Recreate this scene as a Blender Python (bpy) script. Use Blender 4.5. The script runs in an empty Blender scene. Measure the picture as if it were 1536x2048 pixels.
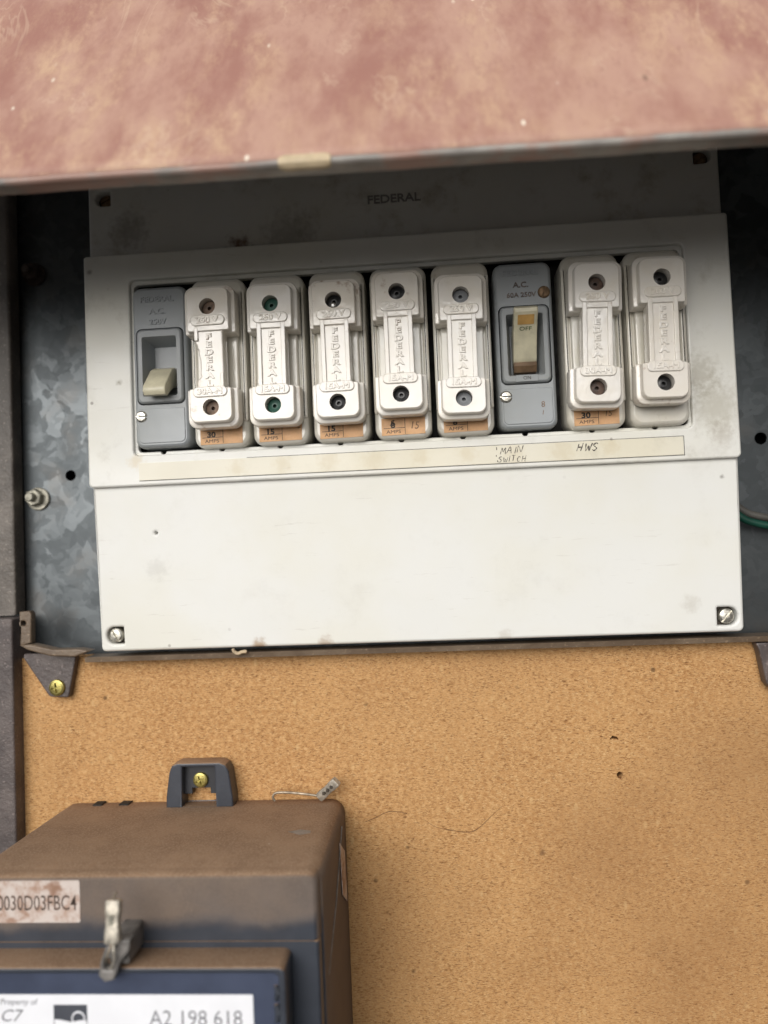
import bpy, bmesh, math, random
from mathutils import Vector, Matrix
random.seed(7)
R = math.radians
S = 0.001                       # the scene is laid out in millimetres
scene = bpy.context.scene
COL = scene.collection

# ------------------------------------------------------------------ camera
D = 379.0                       # lens to the face of the fuse board, mm
F_PX = 1540.0
yaw, pitch, roll = R(4.1), R(2.4), R(-2.35)
fwd = Vector((-math.sin(yaw) * math.cos(pitch), math.cos(yaw) * math.cos(pitch), math.sin(pitch)))
rgt = Vector((math.cos(yaw), math.sin(yaw), 0))
upv = rgt.cross(fwd)
rgt2 = rgt * math.cos(roll) + upv * math.sin(roll)
up2 = -rgt * math.sin(roll) + upv * math.cos(roll)
cam_d = bpy.data.cameras.new('camera')
cam = bpy.data.objects.new('camera', cam_d)
COL.objects.link(cam)
cam.matrix_world = Matrix(((rgt2.x, up2.x, -fwd.x, 0), (rgt2.y, up2.y, -fwd.y, -D * S),
                           (rgt2.z, up2.z, -fwd.z, 0), (0, 0, 0, 1)))
cam_d.sensor_fit = 'HORIZONTAL'
cam_d.sensor_width = 36.0
cam_d.lens = 36.0 * F_PX / 1536.0
cam_d.clip_start = 0.01
cam_d.clip_end = 100
cam_d.dof.use_dof = True
cam_d.dof.focus_distance = 0.372
cam_d.dof.aperture_fstop = 5.2
scene.camera = cam

# ------------------------------------------------------------------ sky and sun (open shade, light from front left)
SUN_EL, SUN_AZ = R(24), R(196)          # azimuth clockwise from +Y
w = bpy.data.worlds.new('World')
scene.world = w
w.use_nodes = True
nt = w.node_tree
bg = nt.nodes['Background']
sky = nt.nodes.new('ShaderNodeTexSky')
sky.sky_type = 'NISHITA'
sky.sun_disc = False
sky.sun_elevation = SUN_EL
sky.sun_rotation = SUN_AZ
sky.dust_density = 4.0
hs = nt.nodes.new('ShaderNodeHueSaturation')
hs.inputs['Saturation'].default_value = 0.30
nt.links.new(sky.outputs[0], hs.inputs['Color'])
tc = nt.nodes.new('ShaderNodeTexCoord')
sp = nt.nodes.new('ShaderNodeSeparateXYZ')
nt.links.new(tc.outputs['Generated'], sp.inputs[0])
mr = nt.nodes.new('ShaderNodeMapRange')
mr.inputs['From Min'].default_value = -0.06
mr.inputs['From Max'].default_value = 0.03
nt.links.new(sp.outputs['Z'], mr.inputs['Value'])
mx = nt.nodes.new('ShaderNodeMix')
mx.data_type = 'RGBA'
mx.inputs['A'].default_value = (1.05, 1.01, 0.96, 1)       # light coming back off pale ground
nt.links.new(mr.outputs[0], mx.inputs['Factor'])
nt.links.new(hs.outputs[0], mx.inputs['B'])
nt.links.new(mx.outputs['Result'], bg.inputs['Color'])
bg.inputs['Strength'].default_value = 0.06
sd = bpy.data.lights.new('sun', 'SUN')
sd.energy = 2.2
sd.angle = R(58)
sd.color = (1.0, 0.982, 0.955)
sun = bpy.data.objects.new('sun', sd)
COL.objects.link(sun)
sdir = Vector((math.sin(SUN_AZ) * math.cos(SUN_EL), math.cos(SUN_AZ) * math.cos(SUN_EL), math.sin(SUN_EL)))
sun.rotation_euler = sdir.to_track_quat('Z', 'Y').to_euler()
vs = scene.view_settings
vs.view_transform = 'Standard'
vs.look = 'None'
vs.gamma = 1.0
vs.use_curve_mapping = False
vs.exposure = 0.24
scene.cycles.max_bounces = 5


# ------------------------------------------------------------------ helpers
def at(px, py, y):
    """point (mm) where the view ray through a photo pixel meets the vertical plane y"""
    d = rgt2 * ((px - 768) / F_PX) + up2 * ((1024 - py) / F_PX) + fwd
    t = (y + D) / d.y
    return (d.x * t, d.z * t)


ORG = Vector((0, 0, 0))


def thing(name, label, cat, origin=(0, 0, 0), group=None, kind=None):
    global ORG
    o = bpy.data.objects.new(name, None)
    COL.objects.link(o)
    o.empty_display_size = 0.01
    ORG = Vector(origin)
    o.location = ORG * S
    o['label'] = label
    if cat:
        o['category'] = cat
    if group:
        o['group'] = group
    if kind:
        o['kind'] = kind
    return o


def smooth(me, ang=35):
    bm = bmesh.new()
    bm.from_mesh(me)
    for f in bm.faces:
        f.smooth = abs(f.normal.y) < 0.985
    for e in bm.edges:
        e.smooth = not (len(e.link_faces) == 2 and e.calc_face_angle(0) > R(ang))
    bm.to_mesh(me)
    bm.free()


def finish(name, me, m, parent, ang=35):
    if ang:
        smooth(me, ang)
    me.materials.clear()
    me.materials.append(m)
    o = bpy.data.objects.new(name, me)
    COL.objects.link(o)
    o.parent = parent
    return o


def mesh(name, verts, faces):
    me = bpy.data.meshes.new(name)
    me.from_pydata([((x - ORG.x) * S, (y - ORG.y) * S, (z - ORG.z) * S) for x, y, z in verts], [], faces)
    bm = bmesh.new()
    bm.from_mesh(me)
    bmesh.ops.remove_doubles(bm, verts=bm.verts, dist=1e-7)
    bmesh.ops.recalc_face_normals(bm, faces=bm.faces)
    bm.to_mesh(me)
    bm.free()
    return me


def rrect(x0, x1, z0, z1, r=1.0, n=5):
    """rounded rectangle, radii one number or (bottom-left, bottom-right, top-right, top-left)"""
    if not isinstance(r, (tuple, list)):
        r = (r, r, r, r)
    pts = []
    for (cx, cz, a0, rr) in ((x0, z0, 180, r[0]), (x1, z0, 270, r[1]), (x1, z1, 0, r[2]), (x0, z1, 90, r[3])):
        sx = 1 if cx == x0 else -1
        sz = 1 if cz == z0 else -1
        for i in range(n + 1):
            a = R(a0 + 90 * i / n)
            pts.append((cx + sx * rr + rr * math.cos(a), cz + sz * rr + rr * math.sin(a)))
    return pts


def circ(cx, cz, r, n=20):
    return [(cx + r * math.cos(2 * math.pi * i / n), cz + r * math.sin(2 * math.pi * i / n)) for i in range(n)]


def loft(rings, cap0=False, cap1=True):
    """rings: list of (points, y)"""
    V, Fc = [], []
    n = len(rings[0][0])
    for pts, y in rings:
        V += [(p[0], y, p[1]) if len(p) == 2 else p for p in pts]
    for k in range(len(rings) - 1):
        for i in range(n):
            j = (i + 1) % n
            Fc.append((k * n + i, k * n + j, (k + 1) * n + j, (k + 1) * n + i))
    if cap1:
        Fc.append(tuple(range((len(rings) - 1) * n, len(rings) * n)))
    if cap0:
        Fc.append(tuple(range(n)))
    return mesh('m', V, Fc)


def curve_mesh(splines, depth, bevel, res=2):
    cu = bpy.data.curves.new('c', 'CURVE')
    cu.dimensions = '2D'
    cu.fill_mode = 'BOTH'
    for pts in splines:
        s = cu.splines.new('POLY')
        s.points.add(len(pts) - 1)
        for p, q in zip(s.points, pts):
            p.co = (q[0], q[1], 0, 1)
        s.use_cyclic_u = True
    cu.extrude = max(depth / 2 - bevel, 0.0)
    cu.bevel_depth = bevel
    cu.offset = -bevel
    cu.bevel_resolution = res
    ob = bpy.data.objects.new('c', cu)
    me = bpy.data.meshes.new_from_object(ob)
    bpy.data.objects.remove(ob)
    bpy.data.curves.remove(cu)
    return me


def place(me, f):
    for v in me.vertices:
        x, y, z = f(v.co)
        v.co = ((x - ORG.x) * S, (y - ORG.y) * S, (z - ORG.z) * S)
    bm = bmesh.new()
    bm.from_mesh(me)
    bmesh.ops.remove_doubles(bm, verts=bm.verts, dist=2e-6)
    bmesh.ops.recalc_face_normals(bm, faces=bm.faces)
    bm.to_mesh(me)
    bm.free()
    return me


def plate(outer, holes, y_front, y_back, bevel=0.5, slope=None, res=2):
    """flat plate in the XZ plane with real holes; slope(z) pushes it back in y"""
    d = y_back - y_front
    me = curve_mesh([outer] + list(holes), d, bevel, res)
    yc = (y_front + y_back) / 2
    return place(me, lambda c: (c.x, yc - c.z + (slope(c.y) if slope else 0), c.y))


def prism_x(profile, x0, x1, bevel=0.4):
    """profile of (y, z) pulled along x"""
    me = curve_mesh([profile], x1 - x0, bevel)
    xc = (x0 + x1) / 2
    return place(me, lambda c: (xc + c.z, c.x, c.y))


def txt(s, size, x, z, y, depth=0.3, bevel=0.0, m=None, parent=None, name='lettering', sx=1.0, shear=0.0,
        rot=0.0, off=0.0, align='CENTER', slope=None):
    cu = bpy.data.curves.new('t', 'FONT')
    cu.body = s
    cu.size = size
    cu.align_x = align
    cu.align_y = 'CENTER'
    cu.extrude = depth / 2
    cu.bevel_depth = bevel
    cu.offset = off
    cu.shear = shear
    cu.resolution_u = 3
    cu.bevel_resolution = 1
    ob = bpy.data.objects.new('t', cu)
    me = bpy.data.meshes.new_from_object(ob)
    bpy.data.objects.remove(ob)
    bpy.data.curves.remove(cu)
    ca, sa = math.cos(rot), math.sin(rot)
    place(me, lambda c: (x + (c.x * sx * ca - c.y * sa), y - c.z + (slope(z) if slope else 0), z + (c.x * sx * sa + c.y * ca)))
    if parent is None:
        return me
    return finish(name, me, m, parent, 30)


def tube_mesh(path, r, n=8):
    P = [Vector(p) for p in path]
    V, Fc = [], []
    prev = None
    for i, p in enumerate(P):
        t = (P[min(i + 1, len(P) - 1)] - P[max(i - 1, 0)]).normalized()
        a = prev if prev is not None else (Vector((0, 0, 1)) if abs(t.z) < 0.9 else Vector((1, 0, 0)))
        a = (a - t * a.dot(t)).normalized()
        prev = a
        b = t.cross(a)
        rr = r[i] if isinstance(r, (list, tuple)) else r
        for k in range(n):
            an = 2 * math.pi * k / n
            q = p + (a * math.cos(an) + b * math.sin(an)) * rr
            V.append(tuple(q))
    for i in range(len(P) - 1):
        for k in range(n):
            j = (k + 1) % n
            Fc.append((i * n + k, i * n + j, (i + 1) * n + j, (i + 1) * n + k))
    Fc.append(tuple(range(n)))
    Fc.append(tuple(range((len(P) - 1) * n, len(P) * n)))
    return mesh('tube', V, Fc)


def smooth_path(pts, n=8):
    out = []
    P = [Vector(p) for p in pts]
    for i in range(len(P) - 1):
        p0, p1, p2, p3 = P[max(i - 1, 0)], P[i], P[i + 1], P[min(i + 2, len(P) - 1)]
        for k in range(n):
            t = k / n
            out.append(0.5 * ((2 * p1) + (p2 - p0) * t + (2 * p0 - 5 * p1 + 4 * p2 - p3) * t * t + (3 * p1 - p0 - 3 * p2 + p3) * t ** 3))
    out.append(P[-1])
    return out


def cut(me, cutters):
    """exact boolean difference, returns the mesh"""
    o = bpy.data.objects.new('b', me)
    COL.objects.link(o)
    cs = []
    for c in cutters:
        co = bpy.data.objects.new('k', c)
        COL.objects.link(co)
        md = o.modifiers.new('b', 'BOOLEAN')
        md.operation = 'DIFFERENCE'
        md.solver = 'EXACT'
        md.object = co
        cs.append(co)
    dg = bpy.context.evaluated_depsgraph_get()
    out = bpy.data.meshes.new_from_object(o.evaluated_get(dg))
    for co in cs + [o]:
        bpy.data.objects.remove(co)
    return out


def cyl(cx, cz, r, y0, y1, n=24):
    return loft([(circ(cx, cz, r, n), y0), (circ(cx, cz, r, n), y1)], True, True)


def box(x0, x1, y0, y1, z0, z1):
    return loft([([(x0, z0), (x1, z0), (x1, z1), (x0, z1)], y0), ([(x0, z0), (x1, z0), (x1, z1), (x0, z1)], y1)], True, True)


# ------------------------------------------------------------------ materials
class N:
    """tiny node-graph writer"""
    def __init__(self, name):
        self.m = bpy.data.materials.new(name)
        self.m.use_nodes = True
        self.t = self.m.node_tree
        self.b = self.t.nodes['Principled BSDF']
        tcn = self.t.nodes.new('ShaderNodeTexCoord')
        self.co = tcn.outputs['Object']

    def lk(self, a, b):
        self.t.links.new(a, b)

    def put(self, sock, v):
        if isinstance(v, (int, float)):
            sock.default_value = v
        elif isinstance(v, tuple):
            sock.default_value = v if len(v) == 4 or len(sock.default_value) == 3 else (*v, 1)
        else:
            self.lk(v, sock)

    def mapping(self, scale=(1, 1, 1), rot=(0, 0, 0), loc=(0, 0, 0), co=None):
        n = self.t.nodes.new('ShaderNodeMapping')
        n.inputs['Scale'].default_value = scale
        n.inputs['Rotation'].default_value = rot
        n.inputs['Location'].default_value = loc
        self.lk(co or self.co, n.inputs['Vector'])
        return n.outputs[0]

    def noise(self, scale, detail=4, rough=0.55, co=None, dist=0.0):
        n = self.t.nodes.new('ShaderNodeTexNoise')
        n.inputs['Scale'].default_value = scale
        n.inputs['Detail'].default_value = detail
        n.inputs['Roughness'].default_value = rough
        n.inputs['Distortion'].default_value = dist
        self.lk(co or self.co, n.inputs['Vector'])
        return n.outputs['Fac']

    def voro(self, scale, out='Color', feature='F1', co=None, rand=1.0):
        n = self.t.nodes.new('ShaderNodeTexVoronoi')
        n.feature = feature
        n.inputs['Scale'].default_value = scale
        n.inputs['Randomness'].default_value = rand
        self.lk(co or self.co, n.inputs['Vector'])
        return n.outputs[out]

    def ramp(self, fac, lo, hi, a=0.0, b=1.0):
        n = self.t.nodes.new('ShaderNodeMapRange')
        n.inputs['From Min'].default_value = lo
        n.inputs['From Max'].default_value = hi
        n.inputs['To Min'].default_value = a
        n.inputs['To Max'].default_value = b
        n.interpolation_type = 'SMOOTHSTEP'
        self.lk(fac, n.inputs['Value'])
        return n.outputs[0]

    def math(self, op, a, b):
        n = self.t.nodes.new('ShaderNodeMath')
        n.operation = op
        self.put(n.inputs[0], a)
        self.put(n.inputs[1], b)
        return n.outputs[0]

    def mix(self, f, a, b, mode='MIX'):
        n = self.t.nodes.new('ShaderNodeMix')
        n.data_type = 'RGBA'
        n.blend_type = mode
        self.put(n.inputs['Factor'], f)
        self.put(n.inputs['A'], a)
        self.put(n.inputs['B'], b)
        return n.outputs['Result']

    def sep(self, co=None):
        n = self.t.nodes.new('ShaderNodeSeparateXYZ')
        self.lk(co or self.co, n.inputs[0])
        return n.outputs

    def normal_z(self):
        g = self.t.nodes.new('ShaderNodeNewGeometry')
        return self.sep(g.outputs['Normal'])['Z']

    def wn(self):
        if not hasattr(self, '_wn'):
            self._wn = self.noise(350, 3)
        return self._wn

    def spot(self, x, z, r, wob=0.0, soft=0.5, org=(0, 0)):
        """0..1 mask of a patch round a place of the object's own surface (mm, object space)"""
        s = self.sep()
        dx = self.math('SUBTRACT', s['X'], (x - org[0]) * S)
        dz = self.math('SUBTRACT', s['Z'], (z - org[1]) * S)
        d = self.math('SQRT', self.math('ADD', self.math('MULTIPLY', dx, dx), self.math('MULTIPLY', dz, dz)), 0)
        if wob:
            d = self.math('ADD', d, self.math('MULTIPLY', self.math('SUBTRACT', self.wn(), 0.5), wob * S))
        return self.ramp(d, r * S * soft, r * S, 1, 0)

    def bump(self, h, dist, strength=1.0):
        n = self.t.nodes.new('ShaderNodeBump')
        n.inputs['Strength'].default_value = strength
        n.inputs['Distance'].default_value = dist * S
        self.lk(h, n.inputs['Height'])
        self.lk(n.outputs[0], self.b.inputs['Normal'])

    def done(self, col, rough=0.5, metal=0.0, spec=0.5, coat=0.0):
        self.put(self.b.inputs['Base Color'], col)
        self.put(self.b.inputs['Roughness'], rough)
        self.put(self.b.inputs['Metallic'], metal)
        self.b.inputs['Specular IOR Level'].default_value = spec
        self.b.inputs['Coat Weight'].default_value = coat
        return self.m


def simple(name, col, rough=0.5, metal=0.0, var=0.12, sc=120, bump=0.03, spec=0.5, bsc=900):
    n = N(name)
    a = tuple(c * (1 - var) for c in col)
    b = tuple(min(1, c * (1 + var)) for c in col)
    c = n.mix(n.ramp(n.noise(sc, 5), 0.3, 0.7), a, b)
    if bump:
        n.bump(n.noise(bsc, 4), bump)
    return n.done(c, n.ramp(n.noise(sc * 1.7, 4), 0.3, 0.7, rough * 0.85, min(1, rough * 1.15)), metal, spec)


def m_cover(name, col, stains=(), grime=0.25):
    """aged off-white plastic: faint yellowing, smudges, fine dark specks, a few rust marks"""
    n = N(name)
    y = tuple(c * k for c, k in zip(col, (0.97, 0.955, 0.90)))
    c = n.mix(n.ramp(n.noise(14, 4), 0.35, 0.7), col, y)
    g = n.math('MULTIPLY', n.ramp(n.noise(45, 6, 0.7), 0.52, 0.8), grime)
    c = n.mix(g, c, (0.30, 0.27, 0.21))
    sp_ = n.math('MULTIPLY', n.ramp(n.voro(95, 'Distance'), 0.06, 0.11, 1, 0), n.ramp(n.noise(16, 3), 0.56, 0.66))
    c = n.mix(n.math('MULTIPLY', sp_, 0.7), c, (0.10, 0.075, 0.05))
    sc = n.mapping((60, 60, 700), (0, R(35), 0))
    scr = n.ramp(n.noise(1.0, 5, 0.7, sc), 0.69, 0.74)
    c = n.mix(n.math('MULTIPLY', scr, 0.25), c, (0.35, 0.32, 0.28))
    for k_, (sx_, an_) in enumerate(((38, 20), (55, -50), (30, 80))):
        mp_ = n.mapping((sx_, sx_, 420), (0, R(an_), 0), (k_ * 5.0, 0, k_))
        f_ = n.math('MULTIPLY', n.ramp(n.noise(1.0, 4, 0.7, mp_), 0.64, 0.72), n.ramp(n.noise(24, 2, 0.5, n.mapping((1, 1, 1), (0, 0, 0), (k_, 0, 3))), 0.5, 0.62))
        c = n.mix(n.math('MULTIPLY', f_, 0.22), c, (0.33, 0.29, 0.24))
    for (x, z, r, k, cc) in stains:
        c = n.mix(n.math('MULTIPLY', n.spot(x, z, r, r * 1.4, 0.1, (-16, 50)), k), c, cc)
    n.bump(n.noise(260, 4), 0.05)
    return n.done(c, n.ramp(n.noise(30, 5), 0.3, 0.7, 0.30, 0.48), 0, 0.5)


def m_ceramic(name, col, stain=0.3):
    n = N(name)
    oi = n.t.nodes.new('ShaderNodeObjectInfo').outputs['Random']
    off = n.t.nodes.new('ShaderNodeVectorMath')
    off.operation = 'ADD'
    cmb = n.t.nodes.new('ShaderNodeCombineXYZ')
    n.lk(n.math('MULTIPLY', oi, 7.0), cmb.inputs[0])
    n.lk(n.math('MULTIPLY', oi, 3.0), cmb.inputs[2])
    n.lk(n.co, off.inputs[0])
    n.lk(cmb.outputs[0], off.inputs[1])
    n.co = off.outputs[0]
    c = n.mix(n.ramp(n.noise(70, 3), 0.35, 0.7), col, tuple(k * v for k, v in zip(col, (0.96, 0.94, 0.89))))
    c = n.mix(n.math('MULTIPLY', oi, 0.30), c, tuple(k * v for k, v in zip(col, (0.93, 0.86, 0.76))))
    g = n.math('MULTIPLY', n.ramp(n.noise(110, 5, 0.65), 0.57, 0.72), n.math('MULTIPLY', n.ramp(oi, 0.2, 1.0), stain * 1.6))
    c = n.mix(g, c, (0.27, 0.15, 0.08))
    n.bump(n.noise(260, 4), 0.12)
    return n.done(c, n.ramp(n.noise(120, 3), 0.35, 0.7, 0.05, 0.20), 0, 0.75)


def m_galv():
    n = N('galvanised_steel')
    wob = n.mapping()
    warp = n.t.nodes.new('ShaderNodeVectorMath')
    warp.operation = 'ADD'
    nn = n.t.nodes.new('ShaderNodeTexNoise')
    nn.inputs['Scale'].default_value = 55
    nn.inputs['Detail'].default_value = 4
    n.lk(n.co, nn.inputs['Vector'])
    scl = n.t.nodes.new('ShaderNodeVectorMath')
    scl.operation = 'SCALE'
    scl.inputs['Scale'].default_value = 0.022
    n.lk(nn.outputs['Color'], scl.inputs[0])
    n.lk(n.co, warp.inputs[0])
    n.lk(scl.outputs[0], warp.inputs[1])
    cell = n.sep(n.voro(95, 'Color', co=warp.outputs[0]))['X']
    cell2 = n.sep(n.voro(240, 'Color', co=warp.outputs[0]))['Y']
    k = n.math('ADD', n.math('MULTIPLY', cell, 0.65), n.math('MULTIPLY', cell2, 0.35))
    c = n.mix(n.ramp(k, 0.15, 0.95), (0.070, 0.078, 0.083), (0.108, 0.119, 0.126))
    c = n.mix(n.math('MULTIPLY', n.ramp(n.noise(40, 5), 0.5, 0.75), 0.45), c, (0.12, 0.11, 0.10))
    return n.done(c, n.ramp(k, 0.1, 0.9, 0.46, 0.36), 0.9)


def m_hardboard():
    n = N('hardboard')
    base = n.mix(n.ramp(n.noise(9, 3), 0.3, 0.7), (0.42, 0.218, 0.082), (0.53, 0.30, 0.122))
    c = n.mix(n.ramp(n.noise(420, 2, 0.6), 0.38, 0.66), base, (0.55, 0.325, 0.14))
    for i, (ang, th, kk, sc_) in enumerate(((12, 0.59, .95, 0.8), (58, 0.56, .8, 1.6), (101, 0.57, .9, 1.15), (149, 0.62, 1.0, 0.55), (80, 0.565, .8, 2.0), (33, 0.585, .9, 1.0))):
        mp = n.mapping((360 * sc_, 360 * sc_, 1500 * sc_), (0, R(ang), 0), (i * 3.1, 0, i * 1.7))
        f = n.ramp(n.noise(1.0, 2, 0.6, mp), th, th + 0.09)
        f = n.math('MULTIPLY', f, n.ramp(n.noise(70, 2, 0.6, n.mapping((1, 1, 1), (0, 0, 0), (i * 2.3, 0, i))), 0.36, 0.6, 0.4, 1.0))
        c = n.mix(n.math('MULTIPLY', f, kk), c, (0.15, 0.058, 0.018) if i % 2 == 0 else (0.25, 0.115, 0.036))
    for i, (ang, th) in enumerate(((35, 0.60), (125, 0.60))):
        mp = n.mapping((420, 420, 2000), (0, R(ang), 0), (i * 7.3 + 4, 0, 2))
        f = n.ramp(n.noise(1.0, 2, 0.6, mp), th, th + 0.08)
        c = n.mix(n.math('MULTIPLY', f, 0.6), c, (0.70, 0.50, 0.26))
    ck = n.math('MULTIPLY', n.ramp(n.voro(210, 'Distance'), 0.12, 0.26, 1, 0), n.ramp(n.noise(95, 2), 0.54, 0.64))
    c = n.mix(n.math('MULTIPLY', ck, 0.5), c, (0.22, 0.10, 0.035))
    ck = n.math('MULTIPLY', n.ramp(n.voro(150, 'Distance', co=n.mapping((1.6, 1, 0.8), (0, 0.6, 0))), 0.14, 0.3, 1, 0), n.ramp(n.noise(80, 2, 0.5, n.mapping((1, 1, 1), (0, 0, 0), (5, 0, 2))), 0.54, 0.64))
    c = n.mix(n.math('MULTIPLY', ck, 0.5), c, (0.62, 0.42, 0.20))
    # broad brown mottling and dark specks
    c = n.mix(n.math('MULTIPLY', n.ramp(n.noise(7, 5, 0.6), 0.45, 0.72), 0.42), c, (0.23, 0.115, 0.045))
    sp_ = n.math('MULTIPLY', n.ramp(n.voro(75, 'Distance'), 0.05, 0.12, 1, 0), n.ramp(n.noise(33, 2), 0.55, 0.62))
    c = n.mix(n.math('MULTIPLY', sp_, 0.7), c, (0.07, 0.035, 0.015))
    for (px, py, r) in ((1085, 1706, 2.2), (827, 1942, 1.5), (1190, 1690, 46), (1380, 1880, 110), (1520, 1560, 70)):  # two small dark marks, then wide areas that turn the right side browner
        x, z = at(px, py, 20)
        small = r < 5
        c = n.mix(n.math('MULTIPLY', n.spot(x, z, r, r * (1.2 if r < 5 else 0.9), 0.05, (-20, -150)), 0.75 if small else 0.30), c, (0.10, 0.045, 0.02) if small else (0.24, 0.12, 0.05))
    # dust line below the flange
    s = n.sep()
    n.bump(n.noise(900, 2, 0.7), 0.14)
    return n.done(c, 0.75, 0, 0.3)


def m_redpaint():
    """chalky red-brown paint: pink bloom, dusty streaks, tiny chips"""
    n = N('chalky_red_paint')
    n.co = n.mapping((1, 0.45, 0.45))
    c = n.mix(n.ramp(n.noise(30, 5, 0.65), 0.36, 0.62), (0.335, 0.165, 0.13), (0.47, 0.285, 0.22))
    fine = n.math('MULTIPLY', n.ramp(n.noise(48, 8, 0.78), 0.44, 0.68), n.ramp(n.noise(17, 3), 0.33, 0.6, 0.3, 1.0))
    c = n.mix(fine, c, (0.56, 0.375, 0.25))
    c = n.mix(n.math('MULTIPLY', n.ramp(n.noise(230, 4, 0.75), 0.50, 0.72), 0.45), c, (0.33, 0.17, 0.14))
    vein = n.math('ABSOLUTE', n.math('SUBTRACT', n.noise(26, 5, 0.7, dist=0.6), 0.52), 0)
    c = n.mix(n.math('MULTIPLY', n.math('MULTIPLY', n.ramp(vein, 0.0, 0.022, 1, 0), n.ramp(n.noise(40, 2), 0.48, 0.6)), 0.25), c, (0.68, 0.52, 0.38))
    for vs_, lim, mlo in ((48, 0.075, 0.5), (120, 0.13, 0.56)):
        sp_ = n.math('MULTIPLY', n.ramp(n.voro(vs_, 'Distance'), lim * 0.4, lim, 1, 0), n.ramp(n.noise(22 + vs_ * 0.1, 2), mlo, mlo + 0.06))
        c = n.mix(n.math('MULTIPLY', sp_, 0.9), c, (0.90, 0.82, 0.68))
    dk = n.math('MULTIPLY', n.ramp(n.voro(31, 'Distance'), 0.03, 0.06, 1, 0), n.ramp(n.noise(9, 2), 0.56, 0.6))
    c = n.mix(n.math('MULTIPLY', dk, 0.7), c, (0.09, 0.05, 0.035))
    n.bump(n.noise(120, 6, 0.6), 0.35)
    return n.done(c, 0.62, 0, 0.4)


def m_hammer(name, a, b):
    n = N(name)
    c = n.mix(n.ramp(n.noise(60, 5), 0.35, 0.68), a, b)
    c = n.mix(n.math('MULTIPLY', n.ramp(n.noise(650, 3), 0.60, 0.72), 0.5), c, tuple(min(1, v * 2.3) for v in b))
    n.bump(n.noise(520, 3), 0.35)
    return n.done(c, 0.48, 0.0, 0.5)


def m_meter(dust_from=None):
    """navy-grey moulded plastic, red-brown dust on what faces up and caked on the upper front"""
    n = N('navy_plastic' if dust_from is None else 'navy_plastic_dusty')
    c = n.mix(n.ramp(n.noise(60, 4), 0.3, 0.7), (0.034, 0.039, 0.050), (0.046, 0.052, 0.066))
    up = n.ramp(n.normal_z(), 0.35, 0.75)
    nz = n.noise(26, 6, 0.65)
    d = n.math('MULTIPLY', up, n.ramp(nz, 0.05, 0.45, 0.78, 0.97))
    if dust_from is not None:
        s = n.sep()
        zz = n.math('ADD', s['Z'], n.math('MULTIPLY', n.math('SUBTRACT', n.noise(40, 5), 0.5), 0.012))
        front = n.ramp(zz, (dust_from - 5) * S, (dust_from + 3) * S)
        front = n.math('MULTIPLY', front, n.ramp(nz, 0.25, 0.75, 0.5, 0.85))
        side = n.ramp(n.sep(n.t.nodes.new('ShaderNodeNewGeometry').outputs['Normal'])['X'], 0.5, 0.9, 0, 0.62)
        d = n.math('MAXIMUM', n.math('MAXIMUM', d, front), side)
    dust = d
    dc = n.mix(n.ramp(n.noise(60, 5, 0.7), 0.3, 0.7), (0.205, 0.122, 0.070), (0.285, 0.178, 0.105))
    dc = n.mix(n.ramp(n.noise(1100, 3, 0.7), 0.42, 0.66), dc, (0.31, 0.21, 0.135))
    if dust_from is not None:
        dc = n.mix(n.math('MULTIPLY', n.math('SUBTRACT', 1.0, up), 0.7), dc, (0.165, 0.132, 0.108))
    wsp = n.math('MULTIPLY', n.ramp(n.voro(70, 'Distance'), 0.02, 0.045, 1, 0), n.ramp(n.noise(30, 2), 0.52, 0.58))
    c = n.mix(d, c, dc)
    dc = n.mix(0.5, dc, (0.5, 0.45, 0.38))
    d = n.math('MAXIMUM', n.math('MULTIPLY', d, 0.0), wsp)
    c = n.mix(d, c, dc)
    n.bump(n.noise(700, 3), 0.05)
    return n.done(c, n.ramp(dust, 0.1, 0.7, 0.34, 0.85), 0, 0.5)


def m_sticker():
    n = N('dust_stained_label')
    c = n.mix(n.ramp(n.noise(90, 6, 0.7), 0.42, 0.6), (0.58, 0.51, 0.47), (0.40, 0.27, 0.21))
    c = n.mix(n.ramp(n.noise(45, 4, 0.7), 0.55, 0.7), c, (0.26, 0.15, 0.10))
    return n.done(c, 0.6, 0, 0.4)


def m_lip():
    n = N('worn_grey_hem')
    c = n.mix(n.ramp(n.noise(60, 4), 0.3, 0.7), (0.20, 0.185, 0.17), (0.33, 0.31, 0.285))
    c = n.mix(n.math('MULTIPLY', n.ramp(n.noise(26, 5, 0.65), 0.44, 0.60), 0.85), c, (0.33, 0.19, 0.15))
    n.bump(n.noise(150, 4), 0.2)
    return n.done(c, 0.55, 0.1, 0.5)


M = {}
M['cover'] = m_cover('aged_white_plastic', (0.735, 0.737, 0.712), [
    (-94, -48.5, 5, 0.75, (0.33, 0.20, 0.09)), (-60, -48, 5, 0.5, (0.30, 0.17, 0.08)), (137, 26, 1.6, 0.6, (0.08, 0.06, 0.04)),
    (-145, -8, 8, 0.18, (0.25, 0.23, 0.2)), (120, -35, 6, 0.25, (0.3, 0.25, 0.18)), (-90, 155, 10, 0.8, (0.16, 0.07, 0.025)), (30, -48, 5, 0.3, (0.35, 0.28, 0.2))], 0.13)
M['surround'] = m_cover('aged_white_plastic_smudged', (0.71, 0.71, 0.68), [
    (-160, 88, 2.4, 0.7, (0.15, 0.12, 0.05)), (-174, 146, 2, 0.55, (0.12, 0.10, 0.08)), (135, 60, 18, 0.45, (0.33, 0.30, 0.22)),
    (128, 76, 14, 0.5, (0.30, 0.27, 0.2)), (137, 46, 9, 0.3, (0.25, 0.2, 0.15)), (-152, 47, 6, 0.35, (0.55, 0.40, 0.15))], 0.4)
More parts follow.
